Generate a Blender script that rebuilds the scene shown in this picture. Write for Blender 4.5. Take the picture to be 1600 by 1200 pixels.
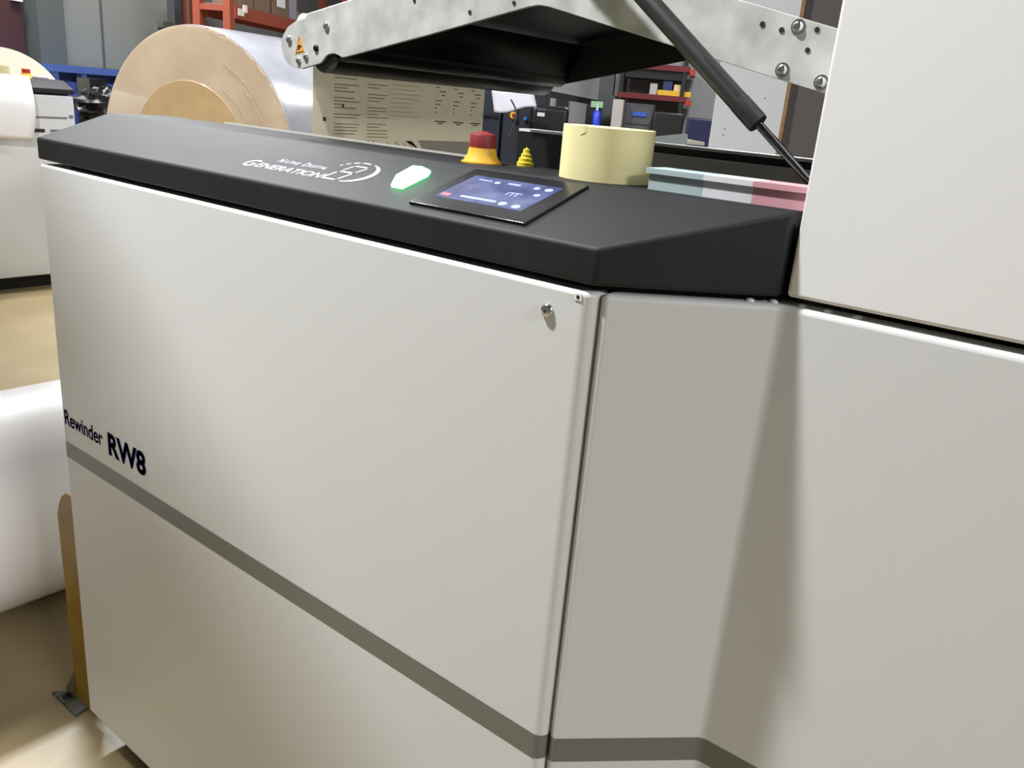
import bpy, bmesh, math, random
from mathutils import Matrix, Vector
random.seed(4)
S = bpy.context.scene
COL = S.collection
for o in list(bpy.data.objects): bpy.data.objects.remove(o)

# ------------------------------------------------------------------ camera
cam = bpy.data.objects.new('camera', bpy.data.cameras.new('camera')); COL.objects.link(cam)
cam.data.sensor_width = 36; cam.data.lens = 1315.409 * 36 / 1600
cam.data.clip_start = .02; cam.data.clip_end = 100
cam.matrix_world = Matrix.Translation((.412281, -.653793, 1.360305)) @ (
    Matrix.Rotation(.649683, 4, 'Z') @ Matrix.Rotation(math.pi/2 - .319679, 4, 'X') @ Matrix.Rotation(.0861211, 4, 'Z'))
S.camera = cam
# ------------------------------------------------------------------ world, light, exposure
S.view_settings.view_transform = 'Standard'; S.view_settings.look = 'None'
S.view_settings.gamma = 1; S.view_settings.use_curve_mapping = False
S.view_settings.exposure = 0.13
w = bpy.data.worlds.new('world'); S.world = w; w.use_nodes = True
w.node_tree.nodes['Background'].inputs[0].default_value = (1, 1, .99, 1)
w.node_tree.nodes['Background'].inputs[1].default_value = .14

def area(name, loc, target, sx, sy, power, color=(.965, .985, 1)):
    l = bpy.data.lights.new(name, 'AREA'); l.shape = 'RECTANGLE'; l.size = sx; l.size_y = sy
    l.energy = power; l.color = color
    o = bpy.data.objects.new(name, l); COL.objects.link(o); o.location = loc
    d = Vector(target) - Vector(loc)
    o.rotation_euler = (0, 0, 0) if target is None else d.to_track_quat('-Z', 'Y').to_euler()
    return o
LAMPS = [  # x, y, z, length x, length y, watts : hall strip lights, the last three unseen, placed as fill and glare
    (-1.33, -.79, 3.72, .14, .14, 200),
    (-5.5, 2.0, 4.9, .35, 2.4, 420),
    (7.2, -1.2, 4.9, .6, 2.0, 640),  # added fill lamp, stands in for bounce onto the angled panel
    (-2.4, 6.5, 4.9, .5, 2.4, 280),  # unseen lamp, placed to brighten the far hall
    (-7.0, 2.9, 4.2, .8, 3.0, 105),  # added lamp, gives the glare on the left console top
]
for i, (x, y, z, sx, sy, e) in enumerate(LAMPS):
    area('strip_light_glow', (x, y, z), (x, y, 0), sx, sy, e)

# ------------------------------------------------------------------ helpers
def lin(c):
    return tuple((v/255/12.92 if v/255 <= .04045 else ((v/255+.055)/1.055)**2.4) for v in c) + (1,)
def mat(name, rgb, rough=.5, metal=0, noise=0, nscale=20, bump=0, bscale=300, rgb2=None, coat=0, emit=0, spec=.5, trans=0, detail=4):
    m = bpy.data.materials.new(name); m.use_nodes = True; nt = m.node_tree; b = nt.nodes['Principled BSDF']
    b.inputs['Base Color'].default_value = lin(rgb); b.inputs['Roughness'].default_value = rough
    b.inputs['Metallic'].default_value = metal; b.inputs['Specular IOR Level'].default_value = spec
    b.inputs['Coat Weight'].default_value = coat; b.inputs['Coat Roughness'].default_value = .08
    if trans: b.inputs['Transmission Weight'].default_value = trans
    if emit:
        b.inputs['Emission Color'].default_value = lin(rgb); b.inputs['Emission Strength'].default_value = emit
    tc = nt.nodes.new('ShaderNodeTexCoord')
    if noise or rgb2:
        n = nt.nodes.new('ShaderNodeTexNoise'); n.inputs['Scale'].default_value = nscale; n.inputs['Detail'].default_value = detail
        nt.links.new(tc.outputs['Object'], n.inputs['Vector'])
        r = nt.nodes.new('ShaderNodeValToRGB'); r.color_ramp.elements[0].position = .32; r.color_ramp.elements[1].position = .68
        c2 = rgb2 or tuple(max(0, v*(1-noise)) for v in rgb)
        r.color_ramp.elements[0].color = lin(c2); r.color_ramp.elements[1].color = lin(rgb)
        nt.links.new(n.outputs['Fac'], r.inputs['Fac']); nt.links.new(r.outputs['Color'], b.inputs['Base Color'])
    if bump:
        n = nt.nodes.new('ShaderNodeTexNoise'); n.inputs['Scale'].default_value = bscale; n.inputs['Detail'].default_value = 3
        nt.links.new(tc.outputs['Object'], n.inputs['Vector'])
        bp = nt.nodes.new('ShaderNodeBump'); bp.inputs['Strength'].default_value = bump; bp.inputs['Distance'].default_value = .002
        nt.links.new(n.outputs['Fac'], bp.inputs['Height']); nt.links.new(bp.outputs['Normal'], b.inputs['Normal'])
    return m

HC = Vector((.41, -.65, 0)); AZ = math.radians(-27.4)
H1 = Vector((math.sin(AZ), math.cos(AZ), 0)); H2 = Vector((math.cos(AZ), -math.sin(AZ), 0))
def hall(p):       # hall axes: s along the hall, l metres to the left of its middle line, z up
    return HC + H1*p[0] - H2*p[1] + Vector((0, 0, p[2]))
Z0, Y1, Z1 = 1.242, .127, 1.287
SL = math.hypot(Y1, Z1-Z0)
def slope(p):      # x, distance up the sloping console face, height above it
    vy, vz = Y1/SL, (Z1-Z0)/SL
    return Vector((p[0], p[1]*vy - p[2]*vz, Z0 + p[1]*vz + p[2]*vy))
def plate(p, y=.25):   # x, z on the arm side plate, standing off towards the front
    return Vector((p[0], y - p[2], p[1]))
def front(p, y=0):
    return Vector((p[0], y - p[2], p[1]))

class MB:
    def __init__(s, T=None): s.bm = bmesh.new(); s.T = T or (lambda p: Vector(p))
    def v(s, p): return s.bm.verts.new(s.T(p))
    def f(s, vs):
        try: return s.bm.faces.new(vs)
        except ValueError: return None
    def box(s, a0, a1, b0, b1, c0, c1):
        V = [s.v((a, b, c)) for c in (c0, c1) for a, b in ((a0, b0), (a1, b0), (a1, b1), (a0, b1))]
        for q in ((3, 2, 1, 0), (4, 5, 6, 7), (0, 1, 5, 4), (1, 2, 6, 5), (2, 3, 7, 6), (3, 0, 4, 7)): s.f([V[i] for i in q])
        return s
    def poly(s, pts, lo, hi):     # pts in the first two axes, extruded over the third
        A = [s.v((x, y, lo)) for x, y in pts]; B = [s.v((x, y, hi)) for x, y in pts]; n = len(pts)
        s.f(A[::-1]); s.f(B)
        for i in range(n): s.f([A[i], A[(i+1) % n], B[(i+1) % n], B[i]])
        return s
    def lathe(s, prof, axis0, axisdir, seg=48, caps=True):   # prof: (distance along the axis, radius)
        o = Vector(axis0); d = Vector(axisdir).normalized(); u = d.orthogonal().normalized(); w_ = d.cross(u)
        rings = []
        for t, r in prof:
            if r < 1e-6: rings.append([s.v(o + d*t)]*1)
            else: rings.append([s.v(o + d*t + (u*math.cos(2*math.pi*k/seg) + w_*math.sin(2*math.pi*k/seg))*r) for k in range(seg)])
        for a, b in zip(rings, rings[1:]):
            for k in range(seg):
                q = [a[k % len(a)], a[(k+1) % len(a)], b[(k+1) % len(b)], b[k % len(b)]]
                q2 = []
                for x in q:
                    if x not in q2: q2.append(x)
                if len(q2) > 2: s.f(q2)
        if caps:
            if len(rings[0]) > 1: s.f(rings[0][::-1])
            if len(rings[-1]) > 1: s.f(rings[-1])
        return s
    def cyl(s, p0, p1, r, seg=32, r2=None):
        d = Vector(p1) - Vector(p0); return s.lathe([(0, r), (d.length, r if r2 is None else r2)], p0, d, seg)
    def quad(s, *pts): s.f([s.v(p) for p in pts]); return s
    def sheet(s, fn, nu, nv):
        g = [[s.v(fn(i/nu, j/nv)) for j in range(nv+1)] for i in range(nu+1)]
        for i in range(nu):
            for j in range(nv): s.f([g[i][j], g[i+1][j], g[i+1][j+1], g[i][j+1]])
        return s
    def build(s, name, m, parent=None, bevel=0, seg=3, smooth=True, solid=0, angle=35, label=None):
        bmesh.ops.recalc_face_normals(s.bm, faces=s.bm.faces)
        me = bpy.data.meshes.new(name)
        c = sum((v.co for v in s.bm.verts), Vector())/max(1, len(s.bm.verts))
        for v in s.bm.verts: v.co -= c
        if smooth:
            for f in s.bm.faces: f.smooth = True
        s.bm.to_mesh(me); s.bm.free(); me.materials.append(m)
        o = bpy.data.objects.new(name, me); COL.objects.link(o)
        if parent:
            o.parent = parent; o.location = c - org(parent)
        else: o.location = c
        o['_org'] = list(c)
        if solid:
            md = o.modifiers.new('solid', 'SOLIDIFY'); md.thickness = solid; md.offset = 0
        if bevel:
            md = o.modifiers.new('bevel', 'BEVEL'); md.width = bevel; md.segments = seg; md.limit_method = 'ANGLE'; md.angle_limit = math.radians(angle)
        if smooth: me.set_sharp_from_angle(angle=math.radians(40))
        if label: o['label'] = label
        return o
def org(o): return Vector(o['_org'])
def empty(name, loc, label=None, cat=None, group=None):
    o = bpy.data.objects.new(name, None); COL.objects.link(o); o.location = loc; o['_org'] = list(loc); o.empty_display_size = .05
    if label: tag(o, label, cat, group)
    return o
def tag(o, label, cat, group=None, kind=None):
    o['label'] = label; o['category'] = cat
    if group: o['group'] = group
    if kind: o['kind'] = kind
    return o
def struct(o): o['kind'] = 'structure'; return o
def lettering(name, txt, T, x, y, h, wscale, m, parent, offset=0., shear=0, lift=.0004, spacing=1., width=None, bold=0):
    c = bpy.data.curves.new(name, 'FONT'); c.body = txt; c.size = 1; c.offset = offset; c.shear = shear; c.extrude = 0; c.space_character = spacing
    o = bpy.data.objects.new(name, c); COL.objects.link(o)
    dg = bpy.context.evaluated_depsgraph_get(); me = bpy.data.meshes.new_from_object(o.evaluated_get(dg))
    bpy.data.objects.remove(o); bpy.data.curves.remove(c)
    xs = [v.co.x for v in me.vertices]; ys = [v.co.y for v in me.vertices]
    x0, x1, y0, y1 = min(xs), max(xs), min(ys), max(ys)
    k = h/(y1-y0) if not width else None
    kx = (width/(x1-x0)) if width else k*wscale; ky = h/(y1-y0)
    pts = [T((x + (v.co.x-x0)*kx, y + (v.co.y-y0)*ky, lift)) for v in me.vertices]
    if bold:    # thicken the strokes with a shifted copy of the outline
        n_ = len(pts); fs = [list(p_.vertices) for p_ in me.polygons]
        pts = pts + [p_ + (T((x+bold, y, lift)) - T((x, y, lift))) for p_ in pts]
        me = bpy.data.meshes.new(name); me.from_pydata([(0, 0, 0)]*len(pts), [], fs + [[k_+n_ for k_ in f_] for f_ in fs])
    cc = sum(pts, Vector())/len(pts)
    for v, p in zip(me.vertices, pts): v.co = p - cc
    me.name = name; me.materials.clear(); me.materials.append(m)
    ob = bpy.data.objects.new(name, me); COL.objects.link(ob); ob['_org'] = list(cc)
    if parent: ob.parent = parent; ob.location = cc - org(parent)
    else: ob.location = cc
    return ob

# ------------------------------------------------------------------ materials
WHITE = mat('white_powder_coat', (213, 214, 213), .42, bump=.04, bscale=900, spec=.45)
WHITE2 = mat('white_powder_coat_smooth', (231, 231, 230), .35, bump=.03, bscale=900)
STRIPE = mat('grey_stripe_paint', (110, 110, 104), .4)
BLUEINK = mat('dark_blue_ink', (38, 42, 124), .5, spec=.2)
BLACK = mat('black_textured_coat', (20, 20, 22), .6, bump=.2, bscale=1400, rgb2=(27, 27, 30), nscale=9, spec=.36)
GAP = mat('black_interior', (9, 9, 10), .7)
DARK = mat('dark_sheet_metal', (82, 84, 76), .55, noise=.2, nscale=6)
REARGREY = mat('rear_wall_grey', (236, 232, 224), .5)
ALU = mat('aluminium_rail', (225, 225, 222), .4, metal=.2)
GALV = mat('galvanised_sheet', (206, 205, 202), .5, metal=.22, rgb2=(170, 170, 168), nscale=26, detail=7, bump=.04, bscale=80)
STEEL = mat('bright_bolt_steel', (205, 208, 208), .18, metal=1)
DKSTEEL = mat('black_oxide_steel', (34, 35, 36), .35, metal=.5)
HOLE = mat('hole_black', (12, 12, 13), .8)
RUBBER = mat('black_plastic', (20, 20, 22), .4)
GASM = mat('strut_dark_paint', (40, 42, 41), .45, spec=.5)
ROD = mat('strut_black_rod', (18, 19, 22), .12, spec=.9, coat=.5)
RED = mat('red_plastic', (128, 30, 32), .55)
YEL = mat('yellow_plastic', (222, 172, 48), .5)
TAPE = mat('cream_tape', (238, 226, 168), .6, noise=.03, nscale=10)
CARD = mat('cardboard_core', (160, 130, 90), .8)
WHITEINK = mat('white_print', (196, 198, 204), .6, spec=.2)
LED = mat('green_led', (110, 255, 150), .5, emit=9)
FLOOR = mat('concrete_floor', (152, 136, 103), .4, rgb2=(133, 117, 84), nscale=1.6, detail=9, bump=.15, bscale=60)

# ------------------------------------------------------------------ floor and ceiling
m = MB(); m.box(-16, 14, -8, 26, -.2, 0); struct(m.build('floor', FLOOR, smooth=False))
m = MB(); m.box(-16, 14, -8, 26, 5.6, 5.8); struct(m.build('ceiling', mat('ceiling_sheet', (120, 122, 122), .7), smooth=False))
WHERE = ['above the aisle in front of the machine', 'above the floor paper roll', 'far to the right, added as fill for the angled panel', 'above the wrapped roll, unseen, placed to brighten the hall', 'low, above the blue crate, added for glare on the console']
for (x, y, z, sx, sy, e), wh in zip(LAMPS, WHERE):
    t = empty('ceiling_lamp', (x, y, z), 'white strip light hanging under the hall roof ' + wh, 'lamp', 'strip lights under the roof')
    MB().box(x-sx/2-.03, x+sx/2+.03, y-sy/2-.03, y+sy/2+.03, z+.02, z+.1).build('housing', WHITE, t)
    for q in (-1, 1): MB().cyl((x, y+q*sy/3, z+.1), (x, y+q*sy/3, 5.6), .006, 8).build('hanger', STEEL, t)

# ================================================================== the rewinder
R = empty('rewinding_machine', (0, .4, 0), 'white paper rewinding machine with sloping black console and grey stripe, filling the foreground', 'machine')
def offset_path(pts, d):
    out = []
    for i, p in enumerate(pts):
        a = Vector(pts[max(0, i-1)]); b = Vector(pts[min(len(pts)-1, i+1)]); t = (b-a).normalized()
        out.append((p[0]+t.y*d, p[1]-t.x*d))
    return out
def arc(cx, cy, r, a0, a1, n=10):
    return [(cx+r*math.cos(math.radians(a0+(a1-a0)*k/n)), cy+r*math.sin(math.radians(a0+(a1-a0)*k/n))) for k in range(n+1)]
PT = 1.2
r1 = .013
pf = [(-1.13, .02), (-1.13, .004)] + [(-1.126, 0)] + arc(-r1, r1, r1, -90, 0, 12) + [(0, .03)]
fp = MB().poly([(-1.12, .05)] + pf + [(-.01, .05)], .072, PT).build('front_panel', WHITE, R, bevel=.005, seg=4, angle=60)
def band(name, path, z0_, z1_, m, parent, off=.0004):
    q = offset_path(path, off); b = MB(); A = [b.v((x, y, z0_)) for x, y in q]; B = [b.v((x, y, z1_)) for x, y in q]
    for i in range(len(q)-1): b.f([A[i], A[i+1], B[i+1], B[i]])
    return b.build(name, m, parent)
band('grey_stripe', pf[1:], .660, .692, STRIPE, fp)
r2 = .006; fx = .1315
pc = arc(.0078, .0165, r2, 180, 315, 10) + [(fx-.004, fx-.004)] + [(fx-.0022, fx-.0026), (fx, fx-.0014), (fx+.003, fx-.0005)] + [(fx+.006, fx), (1.55, fx)]
cp = MB().poly([(.0018, .05)] + pc + [(1.55, .165), (.11, .165)], .072, PT).build('corner_panel', WHITE, R, bevel=.006, seg=4, angle=60)
band('grey_stripe', pc, .660, .692, STRIPE, cp)
# small corner reliefs, top flange rivets, cap bolt
for x, y, dx in ((-.012, -.0006, 0), (.0135, .0125, 1)):
    if dx == 0: MB().box(-.0185, -.0115, -.0008, .002, 1.1905, 1.1975).build('corner_relief', WHITE2, fp); MB().box(-.0165, -.0135, -.0012, .001, 1.1925, 1.1955).build('relief_hole', HOLE, fp)
for x, y in ((.104, .118), (.121, .135), (.147, .1415), (.172, .1415), (.199, .1415)):
    MB().lathe([(0, .0045), (.0016, .004), (.0026, .002), (.003, 0)], (x, y, PT), (0, 0, 1), 16).build('rivet', WHITE2, cp)
def bolt(parent, p, d, r, m=STEEL, socket=True, name='bolt'):
    p = Vector(p); d = Vector(d)
    b = MB().lathe([(-.004, r), (0, r), (r*.25, r*.97), (r*.5, r*.8), (r*.66, r*.5), (r*.66, r*.28), (r*.35, r*.26), (r*.35, 0)], p, d, 28, caps=False).build(name, m, parent)
    return b
bolt(fp, (-.049, 0, 1.174), (0, -1, 0), .0072)
lettering('model_name', 'Rewinder', front, -1.121, .727, .030, .8, BLUEINK, fp, offset=.014, width=.141, bold=.0011)
lettering('model_number', 'RW8', front, -.960, .718, .044, .8, BLUEINK, fp, offset=.032, width=.124, bold=.0022)
# body behind the panels
MB().poly([(-1.115, .05), (0, .052), (.108, .167), (1.5, .167), (1.5, .24), (-1.115, .24)], .09, 1.19).build('chassis', GAP, R, smooth=False)
MB().box(-1.1, 1.5, .24, .9, .09, 1.15).build('chassis', GAP, R, smooth=False)
MB().box(-1.13, -1.115, .03, .95, .072, 1.2).build('side_panel', WHITE, R, bevel=.004)
MB().poly([(-1.06, .02), (-.012, .02), (.112, .138), (.112, .24), (-1.06, .24)], 1.19, 1.209).build('console_support', GAP, R, smooth=False)
MB().box(-1.05, 1.5, .12, .9, .03, .09).build('plinth', GAP, R, smooth=False)
for x in (-1.0, .0, 1.2):
    for y in (.2, .82): MB().lathe([(0, .035), (.012, .035), (.016, .015), (.05, .015)], (x, y, 0), (0, 0, 1), 20).build('foot', RUBBER, R)
# console cover
b = MB(); A = [(-1.133, 0), (0, 0), (.127, .127), (.1275, .24), (-1.133, .24)]
lo = [b.v((x, y, 1.207)) for x, y in A]
hi = [b.v((x, y, Z0 if y == 0 else Z1)) for x, y in A]; F = b.v((-1.133, Y1, Z1))
b.f(lo[::-1]); b.f([lo[0], lo[1], hi[1], hi[0]]); b.f([lo[1], lo[2], hi[2], hi[1]]); b.f([lo[2], lo[3], hi[3], hi[2]])
b.f([lo[3], lo[4], hi[4], hi[3]]); b.f([lo[4], lo[0], hi[0], F, hi[4]]); b.f([hi[0], hi[1], hi[2], F]); b.f([F, hi[2], hi[3], hi[4]])
cover = b.build('console_cover', BLACK, R, bevel=.0035, seg=3, angle=15)
MB().box(-.95, -.375, .2405, .2435, 1.281, 1.2895).build('slot_edge', mat('bright_edge_steel', (225, 222, 210), .3, metal=.4), R)
# indicator
led = MB(slope).poly([(-.3175, .046), (-.299, .046), (-.2975, .088), (-.303, .099), (-.3215, .105), (-.3375, .104), (-.335, .072)], 0, .004).build('status_light', LED, cover, bevel=.001)
# touch screen
sc = MB(slope).poly([(-.258, .015), (-.097, .015), (-.0915, .122), (-.2505, .122)], -.001, .0035).build('touch_screen', mat('screen_bezel', (26, 26, 28), .22, spec=.6), cover, bevel=.001)
SCR = mat('screen_picture', (78, 88, 150), .12)
nt = SCR.node_tree; bs = nt.nodes['Principled BSDF']; tc = nt.nodes.new('ShaderNodeTexCoord')
n = nt.nodes.new('ShaderNodeTexNoise'); n.inputs['Scale'].default_value = 30; nt.links.new(tc.outputs['Object'], n.inputs['Vector'])
rp = nt.nodes.new('ShaderNodeValToRGB'); rp.color_ramp.elements[0].position = .35; rp.color_ramp.elements[1].position = .7
rp.color_ramp.elements[0].color = lin((70, 78, 134)); rp.color_ramp.elements[1].color = lin((122, 132, 184))
nt.links.new(n.outputs['Fac'], rp.inputs['Fac']); nt.links.new(rp.outputs['Color'], bs.inputs['Emission Color']); bs.inputs['Emission Strength'].default_value = .85
bs.inputs['Base Color'].default_value = (.02, .02, .03, 1)
pic = MB(slope).poly([(-.240, .038), (-.119, .038), (-.112, .104), (-.2345, .104)], .0030, .0037).build('display', SCR, sc)
UI = mat('screen_bright_mark', (140, 154, 210), .3, emit=.6); UIR = mat('screen_red_mark', (150, 90, 100), .3, emit=.6)
def ui(x0, x1, v0, v1, m=UI): return MB(slope).box(x0, x1, v0, v1, .0036, .0039).build('screen_bar', m, pic)
ui(-.210, -.160, .046, .0505); ui(-.2365, -.224, .043, .050, UIR); ui(-.222, -.203, .093, .0955); ui(-.180, -.163, .093, .0965)
ui(-.163, -.145, .074, .0755); ui(-.163, -.1615, .067, .0745); ui(-.157, -.1555, .067, .0745); ui(-.151, -.1495, .067, .0745)
for x, v, rr in ((-.194, .0925, .004), (-.150, .047, .0055), (-.131, .0455, .0055), (-.140, .094, .004), (-.124, .094, .005), (-.128, .078, .004)):
    b = MB(slope); P = []
    for k in range(24):
        a = 2*math.pi*k/24; P.append((x+rr*math.cos(a), v+rr*.8*math.sin(a)))
    b.poly(P, .0036, .0039).build('screen_button', UI, pic)
# logo on the console
lettering('logo_lettering', 'ENERATION', slope, -.573, .0365, .0140, .8, WHITEINK, cover, offset=.012, shear=.25, width=.136)
lettering('logo_lettering', 'G', slope, -.598, .0345, .0215, .8, WHITEINK, cover, offset=.014, shear=.25, width=.024)
lettering('logo_lettering', 'N', slope, -.5515, .0600, .0115, .8, WHITEINK, cover, shear=.25, width=.010)
lettering('logo_lettering', 'ATIVE', slope, -.5405, .0605, .0080, .8, WHITEINK, cover, shear=.25, width=.033)
lettering('logo_lettering', 'D', slope, -.5015, .0605, .0115, .8, WHITEINK, cover, shear=.25, width=.010)
lettering('logo_lettering', 'IGITAL', slope, -.4905, .0610, .0080, .8, WHITEINK, cover, shear=.25, width=.037)
def strip(pts, wdt, name='logo_mark', par=None):
    b = MB(slope); L = []
    for i, p in enumerate(pts):
        a = Vector(pts[max(0, i-1)]); c = Vector(pts[min(len(pts)-1, i+1)]); t = (c-a).normalized()
        ww = wdt[i] if isinstance(wdt, list) else wdt
        L.append((b.v((p[0]-t.y*ww/2, p[1]+t.x*ww/2, .0004)), b.v((p[0]+t.y*ww/2, p[1]-t.x*ww/2, .0004))))
    for u, v_ in zip(L, L[1:]): b.f([u[0], v_[0], v_[1], u[1]])
    return b.build(name, WHITEINK, par or cover)
# seven-segment digit and swoosh
strip([(-.436, .040), (-.411, .040)], .0035); strip([(-.435, .043), (-.430, .060)], .0035)
strip([(-.409, .043), (-.404, .062)], .0035); strip([(-.427, .064), (-.406, .0645)], .0035)
strip([(-.427, .068), (-.422, .082)], .003); strip([(-.420, .084), (-.400, .0845)], .003); strip([(-.402, .067), (-.397, .082)], .003)
ce = (-.412, .067); E_ = []; W_ = []
for k in range(31):
    a = math.radians(-78 + k*148/30); E_.append((ce[0]+.036*math.cos(a)+.004, ce[1]+.029*math.sin(a))); W_.append(.0012+.0065*math.sin(math.pi*min(1, (k+2)/32)))
strip(E_, W_)
for a0, a1 in ((78, 100), (108, 122), (130, 140), (148, 155)):
    strip([(ce[0]+.036*math.cos(math.radians(a0+(a1-a0)*k/5)), ce[1]+.029*math.sin(math.radians(a0+(a1-a0)*k/5))) for k in range(6)], .0028)
# dusty smear marks by the pads
SMEAR = mat('dust_smear', (70, 69, 66), .8)
# emergency stop
es = empty('emergency_stop', (-.302, .183, Z1)); es.parent = R; es.location = Vector((-.302, .183, Z1)) - org(R)
MB().lathe([(0, .026), (.0015, .026), (.0015, .0235), (.004, .0225), (.010, .0185), (.0185, .0170), (.0185, .010)], (-.302, .183, Z1), (0, 0, 1), 48).build('collar', YEL, es)
MB().lathe([(.0175, .012), (.0185, .0168), (.033, .0166), (.0350, .0155), (.036, .012), (.0385, .004), (.0387, 0)], (-.302, .183, Z1), (0, 0, 1), 48).build('push_button', RED, es)
# small yellow stepped plug
MB().lathe([(0, .011), (.005, .011), (.006, .009), (.010, .009), (.011, .0065), (.015, .0065), (.016, .0045), (.021, .004), (.022, .001), (.024, 0)], (-.262, .222, Z1), (0, 0, 1), 24).build('yellow_plug', mat('yellow_plug_plastic', (225, 205, 60), .5), R)
# rear wall and rail
MB().box(-.806, 1.5, .9, .95, .09, 1.288).build('rear_wall', REARGREY, R, smooth=False)
rail = MB().box(-.806, 1.5, .902, .948, 1.2915, 1.306).build('rear_rail', RUBBER, R, smooth=False)
MB().box(-.806, 1.5, .895, .95, 1.3055, 1.311).build('rail_cap', ALU, rail, smooth=False)
MB().box(-.806, 1.5, .895, .95, 1.288, 1.292).build('rail_lip', ALU, rail, smooth=False)
MB().box(-.806, -.66, .893, .952, 1.23, 1.303).build('rail_end', RUBBER, R, smooth=False)
# upper housing
MB().box(.133, 1.5, fx, .95, 1.2085, 2.15).build('upper_housing', WHITE2, R, bevel=.004, seg=3)

# ------------------------------------------------------------------ roller arm
def nose():
    pts = [(-.735, 1.467), (-.738, 1.462), (-.762, 1.457)]
    pts += [(-.785, 1.447), (-.797, 1.434), (-.801, 1.418), (-.795, 1.403), (-.782, 1.392), (-.765, 1.387), (-.748, 1.3865)]
    pts += [(-.703, 1.396)]
    pts += [(-.697, 1.400), (-.690, 1.4065), (-.681, 1.4105), (-.670, 1.4115), (-.660, 1.4095), (-.652, 1.4065), (-.643, 1.4075)]
    pts += [(-.465, 1.443), (-.30, 1.4775), (-.285, 1.4795), (-.268, 1.4775), (.135, 1.3865)]
    pts += [(.135, 1.4475), (-.017, 1.4845), (-.27, 1.551), (-.285, 1.5535), (-.30, 1.5515)]
    return pts
OUT = nose()
arm = empty('arm_assembly', (0, .25, 1.45)); arm.parent = R; arm.location = Vector((0, .25, 1.45)) - org(R)
def side(y0, name):
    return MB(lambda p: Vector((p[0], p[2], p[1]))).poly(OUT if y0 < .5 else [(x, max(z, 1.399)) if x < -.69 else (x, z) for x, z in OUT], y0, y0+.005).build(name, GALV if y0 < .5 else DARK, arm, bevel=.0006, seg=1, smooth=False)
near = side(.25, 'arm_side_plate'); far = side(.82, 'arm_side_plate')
# folded top flange on the near plate and lower lip
b = MB(); b.quad((-.735, .251, 1.467), (-.735, .275, 1.467), (-.285, .275, 1.5535), (-.285, .251, 1.5535)); b.build('top_flange', GALV, near, solid=.002)
# sheet hood between plates
b = MB(); top = [(-.62, 1.482), (-.285, 1.546), (-.017, 1.478), (.135, 1.441)]
for (xa, za), (xb, zb) in zip(top, top[1:]): b.quad((xa, .256, za), (xa, .819, za), (xb, .819, zb), (xb, .256, zb))
b.build('hood_sheet', mat('hood_dark', (44, 46, 44), .45), arm, solid=.003)
MB().quad((-.64, .262, 1.412), (-.64, .819, 1.412), (-.60, .819, 1.480), (-.60, .262, 1.480)).build('hood_sheet', mat('hood_inner', (14, 14, 15), .5), arm, solid=.003)
MB().cyl((-.697, .256, 1.4175), (-.697, .82, 1.4175), .0350, 48).build('guide_roller', mat('roller_dark', (40, 38, 36), .38), arm)
MB().cyl((-.655, .256, 1.4225), (-.655, .819, 1.4225), .022, 40).build('guide_roller', RUBBER, arm)
MB().cyl((-.752, .256, 1.452), (-.752, .82, 1.452), .017, 40).build('idler_roller', mat('pale_roller', (214, 208, 200), .4), arm)
MB().cyl((-.715, .812, 1.425), (-.715, .8195, 1.425), .030, 40).build('bearing_flange', DARK, arm)
# plate bolts / holes
for x, z, r in ((-.688, 1.450, .0062), (-.779, 1.429, .0062), (-.737, 1.4045, .0055), (-.755, 1.398, .0055)): bolt(near, (x, .25, z), (0, -1, 0), r)
bolt(near, (-.712, .25, 1.418), (0, -1, 0), .0055, DKSTEEL)
for x, z in ((.052, 1.459), (.043, 1.417), (.086, 1.407), (.104, 1.449)):
    MB().lathe([(0, .0076), (.0008, .0076), (.0008, 0)], (x, .25, z), (0, -1, 0), 28).build('washer', STEEL, near)
    bolt(near, (x, .249, z), (0, -1, 0), .0058)
for x, z, r in ((-.501, 1.485, .0024), (-.397, 1.471, .0026), (-.323, 1.482, .0026), (.013, 1.461, .0028), (.035, 1.4555, .0028), (.072, 1.4565, .0026), (.066, 1.437, .0026)):
    if r > .001: MB().cyl((x, .2497, z), (x, .2490, z), r, 20).build('bolt_hole', HOLE, near)
# warning triangle
wt = MB(plate).poly([(-.752-.0118, 1.4075), (-.752+.0115, 1.4115), (-.7535, 1.4375)], 0, .0005).build('warning_sign', mat('sign_orange', (238, 172, 72), .5), near)
BK = mat('sign_black', (30, 24, 22), .6)
T = [Vector((-.7622, 1.4092)), Vector((-.7422, 1.4126)), Vector((-.7532, 1.4345))]
b = MB(plate)
cg = (T[0]+T[1]+T[2])/3; I = [t+(cg-t)*.15 for t in T]
for i in range(3):
    j = (i+1) % 3; b.quad(*[(q.x, q.y, .0008) for q in (T[i], T[j], I[j], I[i])])
b.build('sign_border', BK, wt)
b = MB(plate)
b.poly([(-.7565, 1.4200), (-.7535, 1.4225), (-.7500, 1.4215), (-.7480, 1.4195), (-.7500, 1.4180), (-.7525, 1.4182), (-.7505, 1.4160), (-.7530, 1.4150), (-.7570, 1.4140), (-.7585, 1.4155), (-.7555, 1.4165), (-.7568, 1.4180)], .0006, .0009)
b.build('hand_pictogram', BK, wt)
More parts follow.
